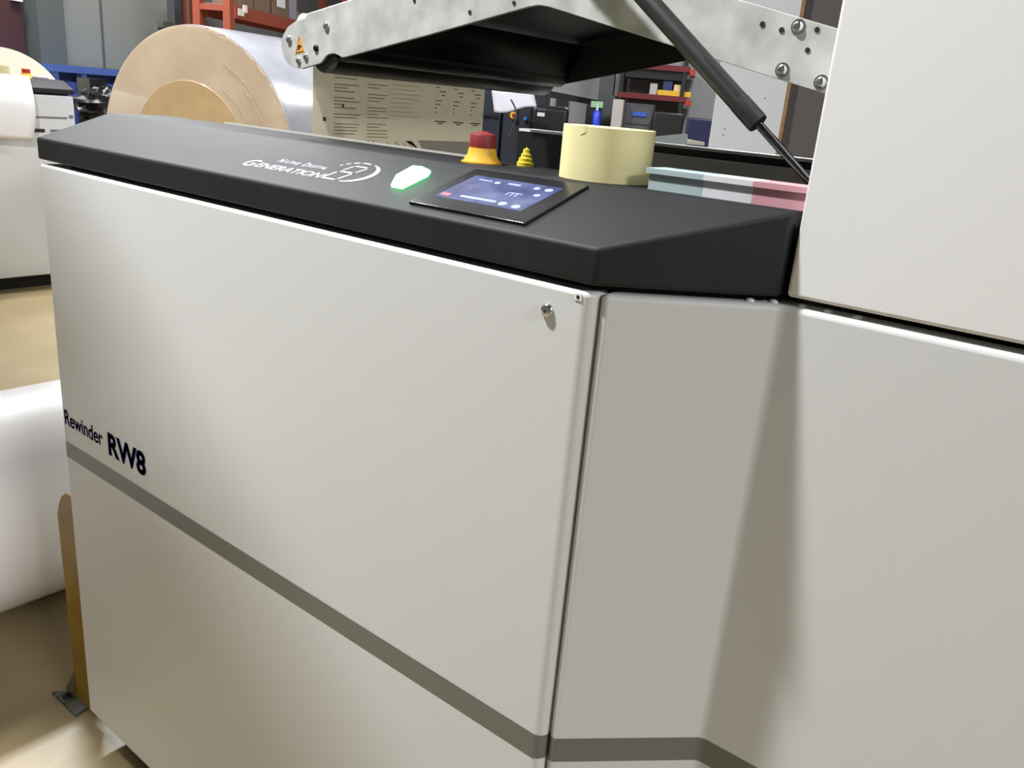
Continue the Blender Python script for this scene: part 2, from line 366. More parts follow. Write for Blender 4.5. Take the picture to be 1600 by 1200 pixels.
# gas strut
def onaxis(t): return Vector((-.102, .205, 1.4785)).lerp(Vector((.0455, .205, 1.362)), t)
d = (onaxis(1)-onaxis(0))
st = MB().lathe([(-.2, .0105), (d.length, .0105)], onaxis(0), d, 32).build('gas_strut', GASM, arm)
MB().lathe([(d.length-.030, .0109), (d.length-.002, .0109), (d.length, .0100), (d.length, .006)], onaxis(0), d, 32).build('strut_end_cap', GASM, st)
MB().lathe([(d.length-.004, .0044), (d.length+.112, .0044)], onaxis(0), d, 24).build('strut_rod', ROD, st)
nrm = Vector((0, -1, 0)); dn = d.normalized(); up = dn.cross(nrm).normalized()
if up.z < 0: up = -up
b = MB(); c0 = onaxis(.52) + (nrm*.8+up*.6)*.0104; c1 = onaxis(.82) + (nrm*.8+up*.6)*.0104; sd = (up*.8-nrm*.6)*.0022; lf = (nrm*.8+up*.6)*.0004
b.quad(c0-sd*.6+lf, c0+sd*.6+lf, c1+sd+lf, c1-sd+lf); b.build('strut_slot', HOLE, st)
MB().cyl((.128, .205, 1.297), (.128, .235, 1.297), .008, 20).build('strut_joint', DKSTEEL, arm)

# ================================================================== things on the console
t = empty('tape_roll', (-.1165, .1815, Z1), 'wide roll of cream masking tape standing on the black console beside the touch screen', 'tape')
MB().lathe([(0, .038), (0, .0505), (.0006, .0515), (.0574, .0515), (.058, .0505), (.058, .038)], (-.1165, .1815, Z1), (0, 0, 1), 72).build('tape_winding', TAPE, t)
MB().lathe([(.0002, .0355), (.0002, .0385), (.0578, .0385), (.0578, .0355), (.0002, .0355)], (-.1165, .1815, Z1), (0, 0, 1), 48, caps=False).build('cardboard_core', CARD, t)
b = MB()
def tab(u, v):
    a = math.radians(-74 + 9*u); r = .0516 + .0004*math.sin(u*3.1)
    return (-.1165+r*math.cos(a-.35), .1815+r*math.sin(a-.35), Z1+.058-.010*v*(1-.4*u))
b.sheet(tab, 8, 4).build('tape_end', mat('tape_tab', (236, 226, 176), .35), t)

PADM = bpy.data.materials.new('banded_pad_paper'); PADM.use_nodes = True; nt = PADM.node_tree; bs = nt.nodes['Principled BSDF']; bs.inputs['Roughness'].default_value = .7
g = nt.nodes.new('ShaderNodeNewGeometry'); sx = nt.nodes.new('ShaderNodeSeparateXYZ'); nt.links.new(g.outputs['Position'], sx.inputs[0])
rp = nt.nodes.new('ShaderNodeValToRGB'); rp.color_ramp.interpolation = 'CONSTANT'; e = rp.color_ramp.elements
mr = nt.nodes.new('ShaderNodeMapRange'); mr.inputs['From Min'].default_value = -.046; mr.inputs['From Max'].default_value = .135
nt.links.new(sx.outputs['X'], mr.inputs['Value']); nt.links.new(mr.outputs['Result'], rp.inputs['Fac'])
e[0].color = lin((172, 190, 192)); e[1].position = .365; e[1].color = lin((226, 226, 228)); q = e.new(.66); q.color = lin((214, 158, 166))
wv = nt.nodes.new('ShaderNodeTexWave'); wv.bands_direction = 'Z'; wv.inputs['Scale'].default_value = 260; wv.inputs['Distortion'].default_value = 1.5
nt.links.new(g.outputs['Position'], wv.inputs['Vector'])
mx = nt.nodes.new('ShaderNodeMix'); mx.data_type = 'RGBA'; mx.blend_type = 'MULTIPLY'; mx.inputs[0].default_value = .10
nt.links.new(rp.outputs['Color'], mx.inputs[6]); nt.links.new(wv.outputs['Color'], mx.inputs[7]); nt.links.new(mx.outputs[2], bs.inputs['Base Color'])
t = empty('paper_pad_stack', (.04, .17, Z1), 'low stack of paper strips banded pale blue, white and pink beside the tape roll', 'paper')
MB().box(-.043, .131, .1535, .190, Z1, Z1+.0165).build('paper_sheets', PADM, t, smooth=False)
MB().box(-.046, .131, .1505, .193, Z1+.0165, Z1+.0220).build('top_sheets', PADM, t, smooth=False)

# printed web
WEB = bpy.data.materials.new('printed_web_paper'); WEB.use_nodes = True; nt = WEB.node_tree; bs = nt.nodes['Principled BSDF']; bs.inputs['Roughness'].default_value = .6
bs.inputs['Base Color'].default_value = lin((214, 208, 184))
def translucent(mt, col, f):
    nt = mt.node_tree; bs = nt.nodes['Principled BSDF']; out = [n for n in nt.nodes if n.type == 'OUTPUT_MATERIAL'][0]
    tr = nt.nodes.new('ShaderNodeBsdfTranslucent'); tr.inputs[0].default_value = lin(col)
    mx_ = nt.nodes.new('ShaderNodeMixShader'); mx_.inputs[0].default_value = f
    nt.links.new(bs.outputs[0], mx_.inputs[1]); nt.links.new(tr.outputs[0], mx_.inputs[2]); nt.links.new(mx_.outputs[0], out.inputs[0])
translucent(WEB, (205, 196, 168), .4)
t = empty('paper_web', (-.735, .475, 1.15), 'printed paper web running from the arm roller down into the console slot', 'paper')
b = MB(); b.sheet(lambda u, v: (-.7345, .262+.423*u, 1.2835+(1.4175-1.2835)*v), 2, 2)
web = b.build('vertical_web', WEB, t)
b = MB(); b.sheet(lambda u, v: (-.7345, .262+.423*u, 1.20+(1.2835-1.20)*v), 2, 2); low = b.build('lower_web', WEB, t)
WP = mat('white_web_paper', (246, 246, 254), .35)
b = MB(); b.sheet(lambda u, v: (-.7335, .503+(.685-.503)*u+(1-v)*.065*(1-u), 1.205+(1.2833-1.205)*v), 2, 2); translucent(WP, (220, 220, 225), .4); b.build('blank_web', WP, t)
INK = mat('faded_print', (170, 164, 145), .7); INKD = mat('dark_print', (92, 87, 74), .7); INKL = mat('light_print', (187, 181, 160), .7)
for k_, c_ in ((INK, (190, 184, 168)), (INKD, (110, 104, 90)), (INKL, (222, 216, 200))): translucent(k_, c_, .75)
def webT(p): return Vector((-.7345+.0006+p[2], p[0], p[1]))   # y, z on the web
def lines(name, specs, m):
    b = MB(webT)
    for y0, y1_, z, h in specs: b.quad((y0, z, 0), (y1_, z, 0), (y1_, z+h, 0), (y0, z+h, 0))
    return b.build(name, m, web, smooth=False)
rnd = random.Random(3)
L1 = [(.305, .305+.058*(rnd.uniform(.75, 1) if k % 5 else rnd.uniform(.3, .6)), 1.388-k*.0052, .0019) for k in range(20) if k not in (3, 7, 12, 15)]
lines('text_column', L1, INK)
L2 = [(.378, .378+(.050 if k % 4 else .030)*rnd.uniform(.8, 1), 1.388-k*.0054, .0018) for k in range(20) if k not in (2, 5, 9, 14)]
lines('text_column', L2, INK)
L3 = [(.432, .432+.072*rnd.uniform(.7, 1), 1.383-k*.0075, .0012) for k in range(9)]
lines('text_column', L3, INKL)
L4 = []
for c in (.545, .595, .645):
    L4 += [(c, c+.010, 1.378, .0016), (c+.010, c+.028, 1.371, .0018), (c+.016, c+.026, 1.3645, .0018), (c, c+.020, 1.355, .0014), (c, c+.014, 1.348, .0016), (c, c+.004, 1.341, .0020), (c+.034, c+.037, 1.339, .0014), (c, c+.004, 1.333, .0020), (c+.002, c+.032, 1.317, .0022), (c+.010, c+.024, 1.3135, .002)]
lines('table_entries', L4, INKD)
for sp in [(.322, .3265, 1.3325, .0045), (.282, .289, 1.309, .0065), (.305, .322, 1.3895, .003)]: lines('registration_mark', [sp], INKD)
def lowT(p): return Vector((-.7345+p[2], p[1]+p[0]*.25, 1.2832-.16*p[0]))
for y, x0_, x1_, w_ in ((.335, .02, .05, .02), (.375, .02, .05, .003), (.385, .02, .05, .003), (.418, .03, .07, .0015), (.440, .02, .10, .002), (.456, .03, .12, .0015), (.470, .02, .08, .0012)):
    MB(lowT).box(x0_, x1_, y, y+w_, .0002, .0004).build('skewed_print', INKD, low, smooth=False)
MB(lowT).poly([(.012, .468), (.012, .485), (.11, .482)], .0002, .0004).build('black_wedge_mark', INKD, low, smooth=False)

# ================================================================== left foreground
t = empty('floor_paper_roll', (-1.807, .1, 0), 'large white paper roll lying on the floor left of the machine', 'paper roll')
RP = mat('roll_paper_white', (232, 228, 226), .42, noise=.03, nscale=3, bump=.03, bscale=10)
MB().lathe([(0, .05), (0, .27), (.003, .277), (1.397, .277), (1.4, .27), (1.4, .05)], (-1.807, -.75, .277), (0, 1, 0), 96).build('paper_winding', RP, t)
MB().lathe([(-.002, .038), (-.002, .051), (1.402, .051), (1.402, .038), (-.002, .038)], (-1.807, -.75, .277), (0, 1, 0), 40, caps=False).build('cardboard_core', CARD, t)
YP = mat('yellow_painted_steel', (158, 124, 26), .42, noise=.15, nscale=12)
t = empty('guard_post', (-1.21, .03, 0), 'yellow steel guard post bolted to the floor at the left edge of the machine', 'post')
MB(front_y := (lambda p: Vector((p[0], p[2], p[1])))).poly([(-1.145, .02), (-1.250, .02), (-1.256, .10), (-1.262, .44), (-1.262, .475), (-1.252, .500), (-1.236, .525), (-1.215, .54), (-1.145, .545)], .028, .034).build('upright_plate', YP, t)
MB().box(-1.262, -1.256, .034, .085, .03, .47).build('side_flange', YP, t)
MB().poly([(-1.325, .005), (-1.215, .005), (-1.235, .11)], 0, .007).build('base_plate', mat('worn_grey_steel', (120, 122, 112), .5, metal=.4, noise=.4, nscale=40), t)
MB(front_y).poly([(-1.262, .007), (-1.315, .007), (-1.262, .085)], .03, .035).build('gusset', mat('worn_yellow_grey', (130, 120, 80), .6, noise=.3, nscale=30), t)
bolt(t, (-1.285, .02, .007), (0, 0, 1), .009, DKSTEEL)

# ================================================================== unwinding machine at left, end-on
t = empty('unwinding_machine', (-5.6, 1.0, 0), 'distant white machine with black sloping top at the left edge, a sheet hanging on it', 'machine')
U0, U1 = -5.2, 1.965
body = MB().box(-5.62, U0, -.6, U1, .08, 1.182).build('cabinet_body', WHITE, t, bevel=.008)
b = MB(); PR = [(U0, 1.192), (U0, 1.222), (U0-.13, 1.27), (-5.6, 1.27), (-5.6, 1.192)]
b = MB(lambda p: Vector((p[0], p[2], p[1]))).poly(PR, -.6, U1+.01).build('console_cover', BLACK, t, bevel=.005)
MB().box(-5.58, U0-.03, -.55, U1-.02, 1.18, 1.195).build('shadow_gap', GAP, t)
MB().box(-5.57, U0-.05, -.55, U1-.05, 0, .09).build('plinth', GAP, t)
MB().box(U0, U0+.004, -.6, U1-.05, 1.046, 1.056).build('panel_seam', mat('seam_grey', (120, 114, 104), .6), body)
MB().box(U0, U0+.004, -.6, 1.775, .962, .982).build('black_stripe', mat('stripe_black', (36, 34, 44), .4), body)
MB().box(U0, U0+.004, 1.81, U1, .966, .980).build('grey_stripe', STRIPE, body)
MB().box(U0, U0+.004, U1-.035, U1-.012, 1.05, 1.07).build('lock', mat('lock_grey', (120, 115, 112), .5), body)
es = empty('emergency_stop', (-5.36, 1.765, 1.27)); es.parent = t; es.location = Vector((-5.36, 1.765, 1.27)) - org(t)
MB().cyl((-5.36, 1.765, 1.27), (-5.36, 1.765, 1.297), .034, 24, .025).build('collar', YEL, es)
MB().cyl((-5.36, 1.765, 1.297), (-5.36, 1.765, 1.322), .024, 24).build('push_button', mat('bright_red', (205, 50, 20), .4), es)
MB().box(-5.42, -5.34, 1.82, 1.89, 1.27, 1.287).build('handle', mat('grey_white_handle', (190, 195, 200), .3), t, bevel=.006)
tt = tag(MB().lathe([(0, .03), (0, .052), (.06, .052), (.06, .03), (0, .03)], (-5.42, 1.64, 1.2705), (0, 0, 1), 32, caps=False).build('tape_roll', TAPE), 'small cream tape roll standing on the distant machine at the left picture edge', 'tape')
b = MB()
def page(u, v):   # u along the machine, v down
    z = 1.285 - v*.34 - .03*u*v; x = U0+.035+.05*math.sin(v*2.6)*(.6+.4*u); y = 1.10+.60*u - .05*(v-.25)**2*(u) 
    return (x, y, z)
b.sheet(page, 14, 14); tag(b.build('paper_sheet', mat('sheet_white', (244, 242, 244), .5), solid=.001), 'curled white sheet hanging over the edge of the distant left machine', 'paper')
# the cream roll on that machine
t = empty('cream_paper_roll', (-5.9, 1.85, 0), 'cream end of a paper roll standing behind the distant left machine', 'paper roll')
CRE = mat('cream_roll_end', (255, 248, 224), .6)
MB().lathe([(0, .05), (0, .425), (-.32, .425), (-.32, .05)], (-5.74, 1.765, 1.015), (1, 0, 0), 96).build('paper_winding', CRE, t)
MB().cyl((-6.16, 1.765, 1.015), (-5.68, 1.765, 1.015), .045, 24).build('shaft', STEEL, t)
MB().box(-6.14, -6.09, 1.72, 1.88, 0, 1.03).build('stand', DARK, t)
MB().box(-5.72, -5.66, 1.74, 1.86, 0, 1.03).build('stand', DARK, t)

# ================================================================== wrapped roll
PL = mat('film_wrapped_end', (224, 202, 174), .38, rgb2=(204, 180, 152), nscale=3, coat=.8, bump=.5, bscale=7)
PC = mat('film_wrapped_side', (196, 196, 204), .25, rgb2=(170, 170, 180), nscale=4, coat=.8, bump=.7, bscale=9)
RC = Vector((-4.095, 2.105, .918)); RR = .715; RA = math.radians(-13.5)
def rollT(p):   # x across the face, y along the axis away from the aisle, z up, from the middle of the near face
    return RC + Vector((math.cos(RA)*p[0] + math.sin(RA)*p[1], -math.sin(RA)*p[0] + math.cos(RA)*p[1], p[2]))
t = empty('wrapped_paper_roll', rollT((0, .7, -RC.z)), 'huge film-wrapped paper roll with brown end disc on a pallet behind the machine', 'paper roll')
MB(rollT).lathe([(.0, 0), (.0, RR*.97), (.012, RR*.995), (.03, RR), (1.37, RR), (1.4, RR*.98), (1.4, 0)], (0, 0, 0), (0, 1, 0), 128).build('paper_winding', PC, t)
MB(rollT).lathe([(-.004, 0), (-.004, RR*.96), (.003, RR*.992)], (0, 0, 0), (0, 1, 0), 128, caps=False).build('film_end', PL, t)
MB(rollT).lathe([(-.008, 0), (-.008, RR*.60), (-.004, RR*.605)], (-.03, 0, -.01), (0, 1, 0), 96, caps=False).build('kraft_end_disc', mat('kraft_disc', (216, 184, 134), .45, noise=.06, nscale=8, coat=.5), t)
GLI = mat('film_crease', (240, 232, 220), .15, coat=1)
for rr, a0, a1, s_ in ((RR*.982, 20, 80, .008), (RR*.80, 30, 66, .004), (RR*.76, 12, 48, .004), (RR*.63, 25, 60, .0035)):
    b = MB(rollT); L = []; q_ = random.Random(int(rr*1000))
    for k in range(60):
        a = math.radians(a0+(a1-a0)*k/59); rj = rr+.004*math.sin(k*.7)+q_.uniform(-.0012, .0012); ww = s_*q_.choice((.15, .5, 1))
        L.append(((rj*math.cos(a), -.006, rj*math.sin(a)), ((rj+ww)*math.cos(a), -.010, (rj+ww)*math.sin(a))))
    for p, q in zip(L, L[1:]): b.quad(p[0], p[1], q[1], q[0])
    b.build('film_crease', GLI, t)
pal = empty('wooden_pallet', rollT((0, .7, -RC.z)), 'wooden pallet under the huge film-wrapped roll', 'pallet')
WD = mat('pallet_wood', (150, 120, 84), .8, noise=.3, nscale=10)
zz = -RC.z
for k in range(5): MB(rollT).box(-.6, .6, .05+k*.3, .17+k*.3, zz+.165, zz+.195).build('deck_board', WD, pal)
for x in (-.55, -.05, .45): MB(rollT).box(x, x+.1, .05, 1.37, zz, zz+.165).build('bearer', WD, pal)
for sgn in (-1, 1): MB(lambda p: rollT((p[0], p[2], p[1]))).poly([(sgn*.25, zz+.195), (sgn*.5, zz+.195), (sgn*.5, zz+.35)], .15, 1.25).build('wedge', WD, pal)

# ================================================================== hall
WALLG = mat('wall_grey', (118, 117, 118), .8, noise=.08, nscale=3)
struct(MB(hall).box(4.9, 24, 5.2, 5.4, 0, 5.6).build('wall_left', WALLG, smooth=False))
struct(MB(hall).box(24, 24.2, -8, 5.4, 0, 5.6).build('wall_back', mat('wall_pale', (150, 150, 152), .8), smooth=False))
BL = mat('pale_block_wall', (152, 152, 154), .8)
struct(MB(hall).box(11.9, 12.1, -.9, 3.2, 0, 5.6).build('wall_partition', BL, smooth=False))
d_ = struct(MB(hall).box(5.0, 6.1, 5.08, 5.2, 0, 3.2).build('door_1', mat('maroon_paint', (56, 26, 24), .6), smooth=False))
MB(hall).box(5.98, 6.08, 5.05, 5.08, 1.79, 1.87).build('door_label', mat('door_label_white', (205, 205, 200), .6), d_)
struct(MB(hall).box(6.16, 6.46, 5.0, 5.2, 0, 5.6).build('trim_1', mat('column_grey', (72, 76, 72), .7), smooth=False))
sd = struct(MB(hall).box(6.46, 8.05, 5.08, 5.2, 0, 3.6).build('door_2', mat('grey_door_paint', (116, 118, 110), .6), smooth=False))
MB(hall).box(7.01, 7.03, 5.07, 5.085, 0, 3.6).build('door_seam', mat('seam_dark', (70, 72, 70), .6), sd)
MB(hall).box(7.85, 8.15, 5.02, 5.08, 1.78, 1.84).build('door_bracket', DARK, sd)
struct(MB(hall).box(8.02, 8.14, 5.0, 5.2, 0, 5.6).build('trim_2', mat('trim_dark', (56, 56, 56), .7), smooth=False))
struct(MB(hall).box(8.28, 8.50, 5.0, 5.2, 0, 5.6).build('trim_3', mat('brown_post', (110, 62, 48), .7), smooth=False))
# blue crate
BLU = mat('blue_plastic', (66, 90, 158), .5)
t = empty('blue_crate', hall((6.4, 4.7, 0)), 'large ribbed blue plastic pallet box behind the distant left machine', 'crate')
MB(hall).box(5.62, 7.4, 4.52, 5.0, .12, 1.25).build('box_wall', BLU, t)
MB(hall).box(5.60, 7.42, 4.46, 5.02, 1.315, 1.365).build('rim', BLU, t)
for s_ in (5.62, 5.92, 6.42, 7.0, 7.35): MB(hall).box(s_, s_+.05, 4.47, 4.52, .12, 1.315).build('rib', BLU, t)
MB(hall).box(5.62, 7.4, 4.47, 4.53, 1.13, 1.17).build('rib', BLU, t)
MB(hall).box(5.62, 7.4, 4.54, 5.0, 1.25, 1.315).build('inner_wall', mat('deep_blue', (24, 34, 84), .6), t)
for s_ in (5.67, 6.5, 7.25): MB(hall).box(s_, s_+.12, 4.52, 5.0, 0, .12).build('skid', BLU, t)
# black wrap bundle
b = MB(hall); 
def blob(u, v):
    a = 2*math.pi*u; ph = math.pi*v; r = 1+.12*math.sin(7*a+3*ph)+.1*math.sin(11*ph+2*a)
    return (5.52+.27*r*math.sin(ph)*math.cos(a), 4.00+.12*r*math.sin(ph)*math.sin(a), 1.12-.11*math.cos(ph)*r)
b.sheet(blob, 40, 20)
t = empty('black_film_bundle', hall((5.52, 4.0, 0)), 'crumpled black plastic bundle on a stand against the blue crate', 'plastic wrap')
b.build('crumpled_film', mat('black_film', (16, 16, 17), .3), t)
MB(hall).box(5.34, 5.72, 3.93, 4.07, 0, 1.03).build('stand', RUBBER, t)
MB(hall).box(5.50, 5.68, 4.10, 4.2, 0, 1.29).build('mast', RUBBER, t)
# orange rack
ORG = mat('orange_rack_paint', (142, 66, 44), .7)
t = empty('orange_rack', hall((8.4, 4.4, 0)), 'orange pallet rack against the grey wall, upper left', 'rack')
for s_, l_ in ((7.62, 4.2), (7.62, 4.5), (10.4, 4.2), (10.4, 4.5)): MB(hall).box(s_, s_+.09, l_, l_+.07, 0, 3.2).build('upright', ORG, t)
for z in (1.90, 3.0):
    MB(hall).box(7.7, 10.4, 4.19, 4.24, z, z+.11).build('beam', ORG, t); MB(hall).box(7.7, 10.4, 4.5, 4.55, z, z+.11).build('beam', ORG, t)
    MB(hall).box(7.7, 10.4, 4.24, 4.5, z+.10, z+.115).build('shelf_board', mat('rack_board', (120, 100, 84), .8), t)
MB(hall).box(7.63, 7.69, 4.27, 4.5, 1.95, 2.0).build('brace', ORG, t)
MB(hall).box(7.75, 7.86, 4.185, 4.19, 1.93, 1.99).build('label', mat('rack_label', (220, 214, 206), .6), t)
MB(hall).box(7.84, 7.91, 4.18, 4.189, 1.965, 2.03).build('label', mat('rack_label_white', (232, 230, 226), .6), t)
BX = [(8.35-.50, 8.10, 'flat brown carton at the near end of the orange rack shelf'), (8.13, 8.45, 'brown carton in the middle of the orange rack shelf'), (8.5, 8.85, 'brown carton with a white label on the orange rack shelf')]
BM_ = mat('carton_brown', (118, 96, 78), .8)
for k, (a, c, lb) in enumerate(BX):
    e_ = empty('cardboard_box', hall(((a+c)/2, 4.37, 2.015)), lb, 'box', 'boxes on the orange rack')
    MB(hall).box(a, c, 4.22, 4.5, 2.015, 2.32 if k else 2.22).build('carton', BM_, e_)
    if k == 2: MB(hall).box(a+.1, c-.08, 4.214, 4.22, 2.10, 2.24).build('address_label', mat('lab_white', (220, 220, 226), .6), e_)
e_ = tag(MB(hall).box(8.92, 9.1, 4.24, 4.45, 2.015, 2.25).build('plastic_tub', mat('tub_lilac', (150, 146, 160), .5), bevel=.01), 'pale plastic tub next to the labelled carton on the orange rack', 'tub')
e_ = tag(MB(hall).cyl((9.25, 4.35, 2.015), (9.25, 4.35, 2.12), .06, 20).build('plastic_jar', mat('jar_olive', (140, 140, 120), .5)), 'small olive jar at the far end of the orange rack shelf', 'jar')

# middle: dark blue machine seen under the arm
NAVY = mat('navy_machine_paint', (26, 32, 44), .5)
t = empty('control_cabinet', (-1.75, 2.0, 0), 'dark navy control cabinet with coloured push buttons behind the printed web', 'control cabinet')
def rotbox(cx, cy, ang, sx0, sx1, sy0, sy1, z0_, z1_, name, m, par, **k):
    ca, sa = math.cos(ang), math.sin(ang)
    return MB(lambda p: Vector((cx+ca*p[0]-sa*p[1], cy+sa*p[0]+ca*p[1], p[2]))).box(sx0, sx1, sy0, sy1, z0_, z1_).build(name, m, par, **k)
AN = .58
rotbox(-1.70, 1.82, AN, -.55, .06, 0, .4, 0, 1.62, 'cabinet_body', NAVY, t, bevel=.006)
rotbox(-1.70, 1.82, AN, .06, .22, .02, .3, 0, 1.43, 'button_column', mat('navy_dark', (30, 34, 42), .5), t, bevel=.006)
rotbox(-1.70, 1.82, AN, -.5, .05, -.008, 0, 1.31, 1.318, 'door_seam', RUBBER, t)
def button(lx, z, m, r, name='push_button'):
    ca, sa = math.cos(AN), math.sin(AN); p = Vector((-1.70+ca*lx-sa*.02, 1.82+sa*lx+ca*.02, z)); dd = Vector((sa, -ca, 0))
    return MB().cyl(p, p+dd*.018, r, 20, r*.85).build(name, m, t)
button(.105, 1.352, mat('button_blue', (40, 92, 190), .4), .013)
button(.105, 1.322, YEL, .014); button(.108, 1.322, RED, .008).location += Vector((math.sin(AN), -math.cos(AN), 0))*.012
button(.150, 1.315, mat('pen_blue', (40, 110, 180), .4), .008)
b = MB(); b.sheet(lambda u, v: (-1.575+.13*u+.02*v, 1.70+.07*u, 1.405-v*.075*(1-.35*u)-.006*math.sin(u*6)), 10, 8)
tag(b.build('paper_note', mat('note_white', (206, 204, 214), .5), solid=.0008), 'crumpled white note hanging on the navy control cabinet', 'paper')
cu = [(-1.485+.02*math.sin(k*.4), 1.70+.01*k*.3, 1.375-.011*k) for k in range(12)]
b = MB()
for p, q in zip(cu, cu[1:]): b.cyl(p, q, .003, 8)
tag(b.build('cable', mat('cable_grey', (70, 76, 82), .5)), 'thin grey cable hanging beside the white note', 'cable')
# monitor and stand
t = empty('monitor', (-1.47, 2.15, 0), 'black monitor with rounded corners on a post behind the tape roll', 'monitor')
b = rotbox(-1.455, 1.892, AN+.1, -.070, .068, 0, .045, 1.24, 1.366, 'monitor_housing', RUBBER, t, bevel=.018, seg=5)
rotbox(-1.455, 1.892, AN+.1, -.046, -.016, -.004, 0, 1.348, 1.352, 'display_line', mat('grey_text', (90, 92, 90), .5), t)
rotbox(-1.455, 1.892, AN+.1, -.046, -.020, -.004, 0, 1.328, 1.341, 'display_mark', mat('white_mark', (200, 205, 210), .5), t)
MB().cyl((-1.475, 1.93, 0), (-1.475, 1.93, 1.26), .025, 16).build('post', DKSTEEL, t)
MB().cyl((-1.475, 1.93, 0), (-1.475, 1.93, .02), .09, 24).build('base', DKSTEEL, t)
t = empty('steel_prop', (-2.20, 2.90, 0), 'thin slanted pale steel prop behind the black monitor', 'prop')
MB().cyl((-2.33, 2.885, 1.52), (-2.18, 2.89, 1.26), .009, 12).build('slanted_bar', ALU, t); MB().cyl((-2.18, 2.89, 0), (-2.18, 2.89, 1.265), .012, 12).build('upright', ALU, t)
# grey tray behind the rail
t = empty('sheet_tray', (-.75, 2.2, 0), 'grey sheet metal tray with sloping side just beyond the rear rail', 'tray')
TG = mat('tray_grey', (128, 132, 130), .45)
A_, B_ = Vector((-1.11, 1.587, 0)), Vector((-.857, 1.803, 0)); dd = (B_-A_).normalized(); nn_ = Vector((-dd.y, dd.x, 0))
def trayT(p): return A_ + dd*p[0] + nn_*p[2] + Vector((0, 0, p[1]))
Lt = (B_-A_).length
MB(trayT).poly([(0, 1.22), (Lt, 1.22), (Lt, 1.317), (Lt-.01, 1.318), (0, 1.262)], 0, .006).build('sloping_side', TG, t, smooth=False)
MB(trayT).box(0, Lt, 1.22, 1.23, 0, .5).build('tray_floor', TG, t, smooth=False)
MB(trayT).box(Lt, Lt+.055, 1.288, 1.298, 0, .3).build('tray_shelf', mat('shelf_pale', (170, 160, 150), .5), t, smooth=False)
for x in (.03, Lt-.05): MB(trayT).box(x, x+.03, 0, 1.22, .05, .08).build('leg', DKSTEEL, t, smooth=False)

# far things, seen between the arm and the console
CABG = mat('dark_grey_cabinet', (62, 63, 66), .5)
t = empty('filing_cabinet', hall((10.8, .6, 0)), 'dark grey drawer cabinet with two blue label strips, far behind the tape roll', 'cabinet')
MB(hall).box(10.5, 11.1, .42, .76, 0, 1.49).build('cabinet_body', CABG, t, smooth=False)
for z in (1.34, 1.13):
    MB(hall).box(10.49, 10.5, .44, .74, z-.08, z+.11).build('drawer_front', mat('drawer_grey', (70, 71, 74), .5), t, smooth=False)
    MB(hall).box(10.475, 10.49, .49, .66, z+.01, z+.055).build('blue_label', mat('blue_label', (44, 84, 176), .5), t, smooth=False)
tag(MB(hall).box(10.3, 10.5, .765, .885, 0, 1.515).build('metal_locker', mat('locker_pale', (168, 160, 158), .5), smooth=False), 'narrow pale locker left of the dark drawer cabinet, far behind the tape roll', 'locker')
tag(MB(hall).box(10.65, 11.1, .90, 1.10, 0, 1.56).build('metal_locker', CABG, smooth=False), 'dark grey locker behind the blue bottle, far behind the tape roll', 'locker')
tag(MB(hall).box(11.2, 11.4, .98, 1.16, 0, 2.6).build('upright_column', mat('column_dark', (70, 72, 76), .6), smooth=False), 'dark square column rising behind the far lockers', 'column')
t = empty('workbench', hall((10.4, 1.2, 0)), 'dark workbench carrying the blue bottle, far behind the tape roll', 'table')
MB(hall).box(10.1, 10.6, .9, 2.1, 1.10, 1.14).build('bench_top', DARK, t, smooth=False)
for l_ in (.95, 2.0): MB(hall).box(10.2, 10.25, l_, l_+.05, 0, 1.1).build('leg', DARK, t, smooth=False)
t = empty('blue_bottle', hall((10.3, 1.06, 1.14)), 'blue squeeze bottle with pale nozzle on the far workbench', 'bottle')
MB(hall).lathe([(0, .05), (.2, .05), (.225, .03), (.235, .02)], (10.3, 1.06, 1.14), (0, 0, 1), 20).build('bottle_body', mat('bottle_blue', (34, 60, 190), .4), t)
MB(hall).lathe([(.235, .016), (.26, .012), (.31, .004)], (10.3, 1.06, 1.14), (0, 0, 1), 12).build('nozzle', mat('nozzle_pale', (190, 200, 215), .4), t)
t = empty('bench_screen', hall((10.4, 1.13, 1.14)), 'black screen behind the blue bottle with a pale green note on top', 'screen')
MB(hall).box(10.42, 10.46, 1.02, 1.2, 1.14, 1.44).build('screen_housing', RUBBER, t, smooth=False)
tag(MB(hall).poly([(10.40, 1.01), (10.40, 1.15), (10.41, 1.15), (10.41, 1.01)], 1.405, 1.475).build('green_note', mat('green_note', (140, 176, 140), .6), smooth=False), 'pale green note stuck on the black screen above the blue bottle', 'note')
t = empty('wall_phone', hall((11.9, 1.7, 1.3)), 'black box fixed on the pale far wall above the monitor', 'box')
MB(hall).box(11.84, 11.9, 1.62, 1.78, 1.33, 1.50).build('black_case', RUBBER, t, bevel=.005)
tag(MB(hall).box(10.12, 10.3, 1.2, 1.55, 1.14, 1.22).build('parts_tray', mat('tray_brown', (110, 82, 74), .6), smooth=False), 'brownish low tray on the far bench right behind the monitor', 'tray')
b = MB(); p0, p1 = hall((7.2, 1.55, 1.50)), hall((11.6, 1.22, 1.47)); b.cyl(p0, p1, .045, 4)
t = tag(b.build('conduit', mat('conduit_black', (26, 27, 30), .5), smooth=False), 'black conduit bar running across in front of the pale far wall', 'conduit')
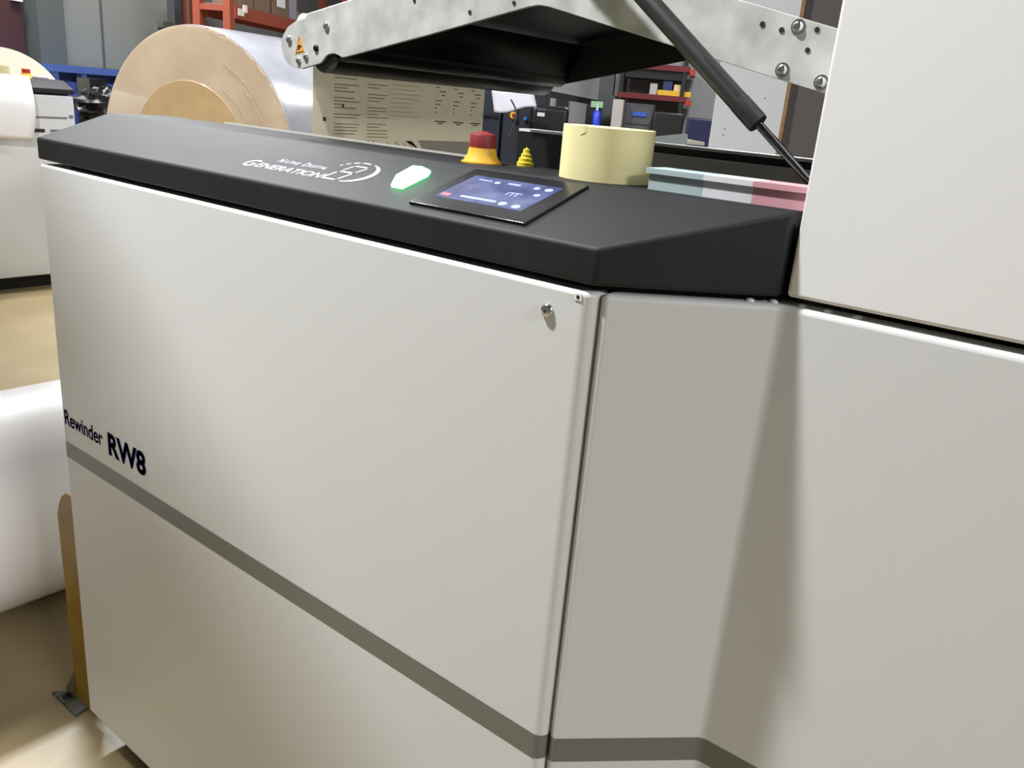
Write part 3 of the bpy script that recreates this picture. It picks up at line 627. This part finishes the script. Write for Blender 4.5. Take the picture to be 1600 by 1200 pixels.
# red rack
RDK = mat('dark_red_paint', (104, 22, 26), .5); RDK2 = mat('orange_red_paint', (168, 48, 34), .5)
t = empty('red_rack', hall((11.5, .5, 0)), 'dark red shelving rack with black post against the pale far wall', 'rack')
for s_, l_ in ((11.16, .10), (11.75, .10), (11.16, .86), (11.75, .86)): MB(hall).box(s_, s_+.05, l_, l_+.05, 0, 2.3).build('upright', mat('post_black', (18, 18, 20), .5), t, smooth=False)
for z, z2 in ((1.555, 1.515), (1.905, 1.87)):
    MB(hall).box(11.15, 11.8, .07, .92, z, z+.065).build('shelf', RDK, t, smooth=False)
    MB(hall).box(11.15, 11.8, .0, .07, z2, z2+.07).build('shelf_end', RDK2, t, smooth=False)
MB(hall).box(11.2, 11.7, .15, .85, 1.80, 1.905).build('underside_brace', RUBBER, t, smooth=False)
tag(MB(hall).box(11.2, 11.5, .02, .43, 1.62, 1.68).build('yellow_tray', YEL, smooth=False), 'yellow tray lying on the red rack', 'tray')
tag(MB(hall).box(11.22, 11.42, .26, .37, 1.68, 1.79).build('blue_box', mat('box_navy', (36, 46, 96), .6), smooth=False), 'dark blue box on the yellow tray of the red rack', 'box')
tag(MB(hall).box(11.22, 11.42, .155, .235, 1.68, 1.755).build('cream_box', mat('box_cream', (214, 190, 140), .6), smooth=False), 'cream box on the yellow tray beside the black post', 'box')
tag(MB(hall).box(11.25, 11.45, .44, .53, 1.62, 1.75).build('white_box', mat('box_white', (176, 172, 168), .6), smooth=False), 'pale box on the red rack left of the yellow tray', 'box')
tag(MB(hall).box(10.35, 10.95, .06, .41, 0, 1.42).build('black_tote', mat('tote_black', (16, 18, 20), .4), bevel=.02), 'black wheeled bin under the red rack', 'bin')
tag(MB(hall).box(10.2, 10.8, -.45, .02, 0, 1.385).build('blue_bin', mat('bin_navy', (18, 22, 60), .45), bevel=.02), 'dark blue bin beside the black bin, left of the white board', 'bin')
# white board and dark cabinet
P0, P1 = Vector((-1.266, 2.800, 0)), Vector((-1.030, 2.955, 0)); bd = (P1-P0).normalized(); bn = Vector((-bd.y, bd.x, 0))
def brd(p): return P0 + bd*p[0] + bn*p[1] + Vector((0, 0, p[2]))
WBD = mat('white_melamine', (206, 208, 210), .4)
t = empty('white_board', P0, 'tall white melamine board with raw brown edge, right of the red rack', 'board')
Lb = (P1-P0).length
MB(brd).box(0, Lb, 0, .022, 0, 2.3).build('board_face', WBD, t, smooth=False)
MB(brd).box(Lb, Lb+.016, 0, .022, 0, 2.3).build('raw_edge', mat('chipboard_edge', (164, 126, 88), .8, noise=.2, nscale=60), t, smooth=False)
for a, z in ((.20, 1.47), (.055, 1.335), (.053, 1.310)): MB(brd).cyl((a, -.001, z), (a, .001, z), .0035, 12).build('screw_hole', mat('screw_grey', (130, 130, 132), .4), t)
t = empty('dark_cabinet', P1, 'dark grey cabinet front right beside the white board', 'cabinet')
MB(brd).box(Lb+.018, Lb+.75, .06, .5, 0, 2.3).build('cabinet_body', mat('cabinet_charcoal', (84, 78, 78), .6), t, smooth=False)
MB(brd).box(Lb+.03, Lb+.73, .055, .06, .05, 2.25).build('cabinet_door', mat('cabinet_door_charcoal', (88, 82, 82), .6), t, smooth=False)
# added light blocker, out of view to the left; casts the diagonal front-panel shadow
t = empty('shadow_blocker', (-2.95, -.5, 0), 'added unseen white panel with slanted top on one post, blocking light left of the aisle', 'screen')
MB(lambda p: Vector((p[0], p[2], p[1]))).poly([(-.76, 2.135), (-1.244, 2.568), (-1.9, 3.14), (-2.7, 3.14), (-2.7, 1.5), (-1.28, 1.5), (-1.28, 2.135)], -.47, -.43).build('panel', WHITE2, t, bevel=.004)
MB().box(-2.7, -2.6, -.50, -.40, 0, 2.3).build('post', DKSTEEL, t)
MB().box(-2.9, -2.4, -.7, -.2, 0, .02).build('base', DKSTEEL, t)
